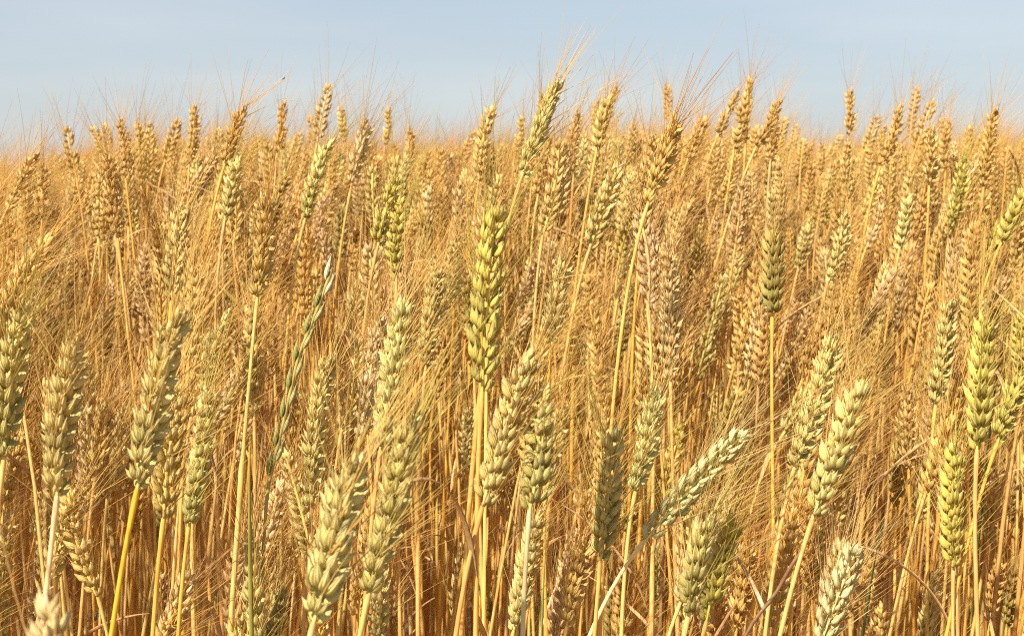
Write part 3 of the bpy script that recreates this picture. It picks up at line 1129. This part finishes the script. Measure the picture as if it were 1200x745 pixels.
def add_stuff(g, P, A, L, c, roll, lod, rng):
    v, q, uv, t, va, qa, ta = STUFF_LOD[lod][rng.randrange(8)]
    B = basis(A, (0, -1, 0), roll)
    s = np.array([1, 1, L / .086])
    col, green = tint_of(c, rng, .09)
    gf = (np.clip((.75 - t) * 1.6, 0, 1) * green)[:, None]
    cc = np.array(col) * (1 - gf) + np.array(GREEN_BASE) * gf
    lod = max(1, lod)
    g.add((v * s) @ B.T + np.array(P), q, uv, cc, 0)
    wind = np.array([rng.uniform(.0, .034), rng.uniform(-.008, .012), -.004])
    g.add((va * s) @ B.T + np.array(P) + wind * (ta ** 1.4)[:, None], qa, None, np.array(AWNC[c]) * (1 + rng.gauss(0, .08)), 1)
    root = root_of(P, A, rng)
    n, ns = {1: (9, 5), 2: (5, 4), 3: (3, 3)}[lod]
    pts = stem_curve(P, A, root, n)
    if lod == 1 and rng.random() < .8:
        vl, ql = dry_leaf(pts[rng.randint(3, 7)], rng)
        g.add(vl, ql, None, rng.choice(LEAFC), 2)
    if lod == 3:
        rad = np.full(n, .0018)
    else:
        rad = stem_radii(pts, .00125, rng.uniform(.10, .24))
    vs, qs = tube(pts, rad, ns)
    g.add(vs, qs, None, np.array(rng.choice(STEMC)) * (1 + rng.gauss(0, .07)), 2)


g = Geo()
srng = random.Random(99)
for p in CROP:
    A = (p['T'] - p['P']).normalized()
    add_stuff(g, p['P'], A, p['L'], p['c'], roll_for(p['view'], srng), 1 if p['d'] < 1.45 else 0, srng)
for dmin, dmax, dens, lod in ((2.7, 5.2, 210, 2), (5.2, 13.5, 60, 3)):
    for x, y, dz in fill_spots(dmin, dmax, dens, 1.15, .055, srng):
        lean, la = R(srng.gauss(9, 9)), R(srng.gauss(0, 50))
        A = Vector((math.sin(lean) * math.cos(la), math.sin(lean) * math.sin(la), math.cos(lean)))
        P = Vector((x, y, float(mean_height(y)) + max(-.14, min(.075, dz))))
        L = srng.uniform(.07, .098)
        tx, ty, d = proj(P + A * L)
        if ty < skyline(tx) + 4:
            P.z -= (skyline(tx) + 4 - ty + abs(srng.gauss(0, 10))) / FPX * d
        add_stuff(g, P, A, L, srng.choice(FILLC), roll_for('f' if srng.random() < .7 else 'e', srng), lod, srng)
print('crop quads', sum(len(x) for x in g.q))
crop = link('wheat_crop', g.mesh('wheat_crop', [M_HUSK_F, M_AWN_F, M_STEM_F], color=True))
tag(crop, 'dense mass of ripe bearded wheat filling the field behind the nearest ears', None, None, 'stuff')


# ------------------------------------------------------------------ weeds, a broken stalk, insects
def bezier(a, b, c, d, n):
    t = np.linspace(0, 1, n)[:, None]
    a, b, c, d = map(np.array, (a, b, c, d))
    return (1 - t) ** 3 * a + 3 * (1 - t) ** 2 * t * b + 3 * (1 - t) * t * t * c + t ** 3 * d


def empty_at(name, loc, label, cat, group=None):
    e = bpy.data.objects.new(name, None)
    e.empty_display_size = .02
    COL.objects.link(e)
    e.location = loc
    return tag(e, label, cat, group)


# slender green ryegrass spike, flat spikelets pressed to a wavy stem
wr = random.Random(8)
DR = .98
sp = [np.array(at(x, y, DR)) for x, y in ((388, 318), (372, 362), (350, 416), (331, 500), (316, 562))]
root = Vector((sp[-1][0] - .02, sp[-1][1] + .02, 0))
up = np.concatenate([bezier(root, root + Vector((0, 0, .35)), Vector(sp[-1]) - (Vector(sp[-2]) - Vector(sp[-1])) * 1.2, sp[-1], 14)[:-1],
                     np.array([sp[4], sp[3], sp[2], sp[1], sp[0]])])
e = empty_at('ryegrass', root, 'slender dark green ryegrass spike slanting up to a whitish tuft among the tan ears', 'grass stalk')
gg = Geo()
v, q = tube(up - np.array(root), np.full(len(up), .0012), 6)
gg.add(v, q)
link('stem', gg.mesh('ryegrass_stem', [M_STEM]), e, None, (.36, .31, .09, 1))
axis_pts = np.array(sp[::-1])
seglen = np.concatenate([[0], np.cumsum(np.linalg.norm(np.diff(axis_pts, axis=0), axis=1))])
rye = Geo()
for k, (v, q, uv) in enumerate([floret(.017, .0016, .0012, 7, 7), floret(.014, .0014, .0010, 7, 7)]):
    rye.add((v * np.array([1.5, 1.45, 1.1])) @ rot_x(R(-4 + 9 * k)).T + np.array([.0005, (k - .5) * .0012, k * .003]), q, uv)
rye_mesh = rye.mesh('ryegrass_spikelet', [M_HUSK], ear_t=True)
nsp = 15
for k in range(nsp):
    d_ = seglen[-1] * (k + .3) / nsp
    p0 = np.array([np.interp(d_, seglen, axis_pts[:, i]) for i in range(3)])
    p1 = np.array([np.interp(min(seglen[-1], d_ + .01), seglen, axis_pts[:, i]) for i in range(3)])
    p2 = np.array([np.interp(max(0, d_ - .01), seglen, axis_pts[:, i]) for i in range(3)])
    B = basis(p1 - p2, (1 if k % 2 else -1, -.3, 0), 0) @ rot_y(R(7))
    m = np.eye(4)
    m[:3, :3] = B
    m[:3, 3] = p0 - np.array(root) + B[:, 0] * .0011
    pale = k >= nsp - 2
    link('spikelet', rye_mesh, e, Matrix([list(map(float, r)) for r in m]), (.66, .60, .38, 0) if pale else (*((.30, .29, .075) if k % 2 == 0 else (.50, .44, .17)), 0))

# a few green grass blades between the stalks
for (tx, ty, mx, my, d_, lab, wd, c_) in ((1184, 382, 1163, 412, 1.25, 'dark green grass blade slanting beside the large yellow-green ear at the right', .005, (.09, .13, .03)),
                              (1037, 600, 1006, 730, .95, 'dark green grass blade behind the greenish-white zigzag ear', .0055, (.08, .13, .03)),
                              (293, 517, 290, 610, .92, 'upright yellowish green blade just left of the ryegrass', .0058, (.42, .38, .08)),
                              (641, 612, 632, 745, .93, 'thin green blade right of the grey-green stalk', .004, (.30, .34, .10))):
    T, Mi = at(tx, ty, d_), at(mx, my, d_)
    root = Vector((Mi.x + (Mi.x - T.x) * .5, Mi.y + .03, 0))
    e = empty_at('grass_blade', root, lab, 'grass blade', 'green grass blades in the wheat')
    pts = bezier(root, root + Vector((0, 0, .4)), Mi - (T - Mi) * .6, T, 22) - np.array(root)
    gg = Geo()
    v, q = blade(pts, wd, .0006, np.broadcast_to(np.array([1.0, .5, 0]), pts.shape))
    gg.add(v, q)
    link('leaf', gg.mesh('grass_leaf', [M_LEAF]), e, None, (*c_, 1))

# a broken brown stalk lying slantwise
T, Mi = at(940, 646, .84), at(872, 747, .84)
root = Vector((Mi.x - .10, Mi.y + .02, 0))
e = empty_at('dry_twig', root, 'thin brown broken stalk slanting across the straw at the lower right', 'dry stalk')
pts = np.concatenate([bezier(root, root + Vector((0, 0, .4)), Mi - (T - Mi) * 1.6, Mi, 14)[:-1], np.array([Mi * (1 - t) + T * t + Vector((0, 0, .0014 * math.sin(t * 9))) for t in np.linspace(0, 1, 8)])]) - np.array(root)
gg = Geo()
v, q = tube(pts, .0009 + .0004 * np.abs(np.sin(np.arange(len(pts)) * 1.7)), 7)
gg.add(v, q)
link('stem', gg.mesh('twig_stem', [M_STEM]), e, None, (.20, .11, .05, 1))


# small dark insects on the awns
def ellipsoid(c, r, nr=8, ns=10):
    ph = np.linspace(.02, math.pi - .02, nr)
    th = np.arange(ns) * 2 * math.pi / ns
    v = np.stack([r[0] * np.sin(ph)[:, None] * np.cos(th), r[1] * np.sin(ph)[:, None] * np.sin(th), np.broadcast_to((r[2] * np.cos(ph))[:, None], (nr, ns))], -1).reshape(-1, 3)
    return v[:, [2, 0, 1]] + np.array(c), grid_quads(nr, ns)[:, ::-1]


def insect(px, py, d_, size, tilt, label):
    e = empty_at('insect', at(px, py, d_) - Vector((0, 0, size * .22)), label, 'insect', 'small dark insects on the wheat')
    e.rotation_euler = (0, -tilt, 0)
    m, n, l = new_mat('insect_shell')
    c = n.new('ShaderNodeTexNoise')
    c.inputs['Scale'].default_value = 900
    finish(n, l, mix_node(n, l, c.outputs['Fac'], (.012, .011, .012), (.03, .026, .022)), .3, 0, None, .5)
    gb = Geo()
    v, q = ellipsoid((-.12 * size, 0, .24 * size), (.22 * size, .18 * size, .38 * size))
    gb.add(v, q)
    v, q = ellipsoid((.24 * size, 0, .22 * size), (.15 * size, .13 * size, .15 * size))
    gb.add(v, q)
    b = link('body', gb.mesh('insect_body', [m]), e)
    gh = Geo()
    v, q = ellipsoid((.42 * size, 0, .22 * size), (.11 * size, .10 * size, .10 * size))
    gh.add(v, q)
    for s_ in (-1, 1):
        v, q = tube(np.array([(.48, s_ * .05, .27), (.62, s_ * .12, .36), (.74, s_ * .2, .34)]) * size, np.full(3, .018 * size), 4)
        gh.add(v, q)
    link('head', gh.mesh('insect_head', [m]), b)
    for x in (.24, .06, -.14):
        for s_ in (-1, 1):
            gl = Geo()
            v, q = tube(np.array([(x, s_ * .12, .18), (x + .02, s_ * .34, .26), (x - .02, s_ * .46, .02)]) * size, np.full(3, .022 * size), 4)
            gl.add(v, q)
            link('leg', gl.mesh('insect_leg', [m]), b)


insect(333, 92, 22.5 / 17, .0032, R(40), 'tiny dark insect at the tip of a long awn against the sky')
insect(115, 720, .86, .0058, R(78), 'black insect clinging to an awn low down, right of the blurred nearest ear')
insect(894, 353, 1.09, .0050, R(65), 'black insect on the foot of the dark olive ear')
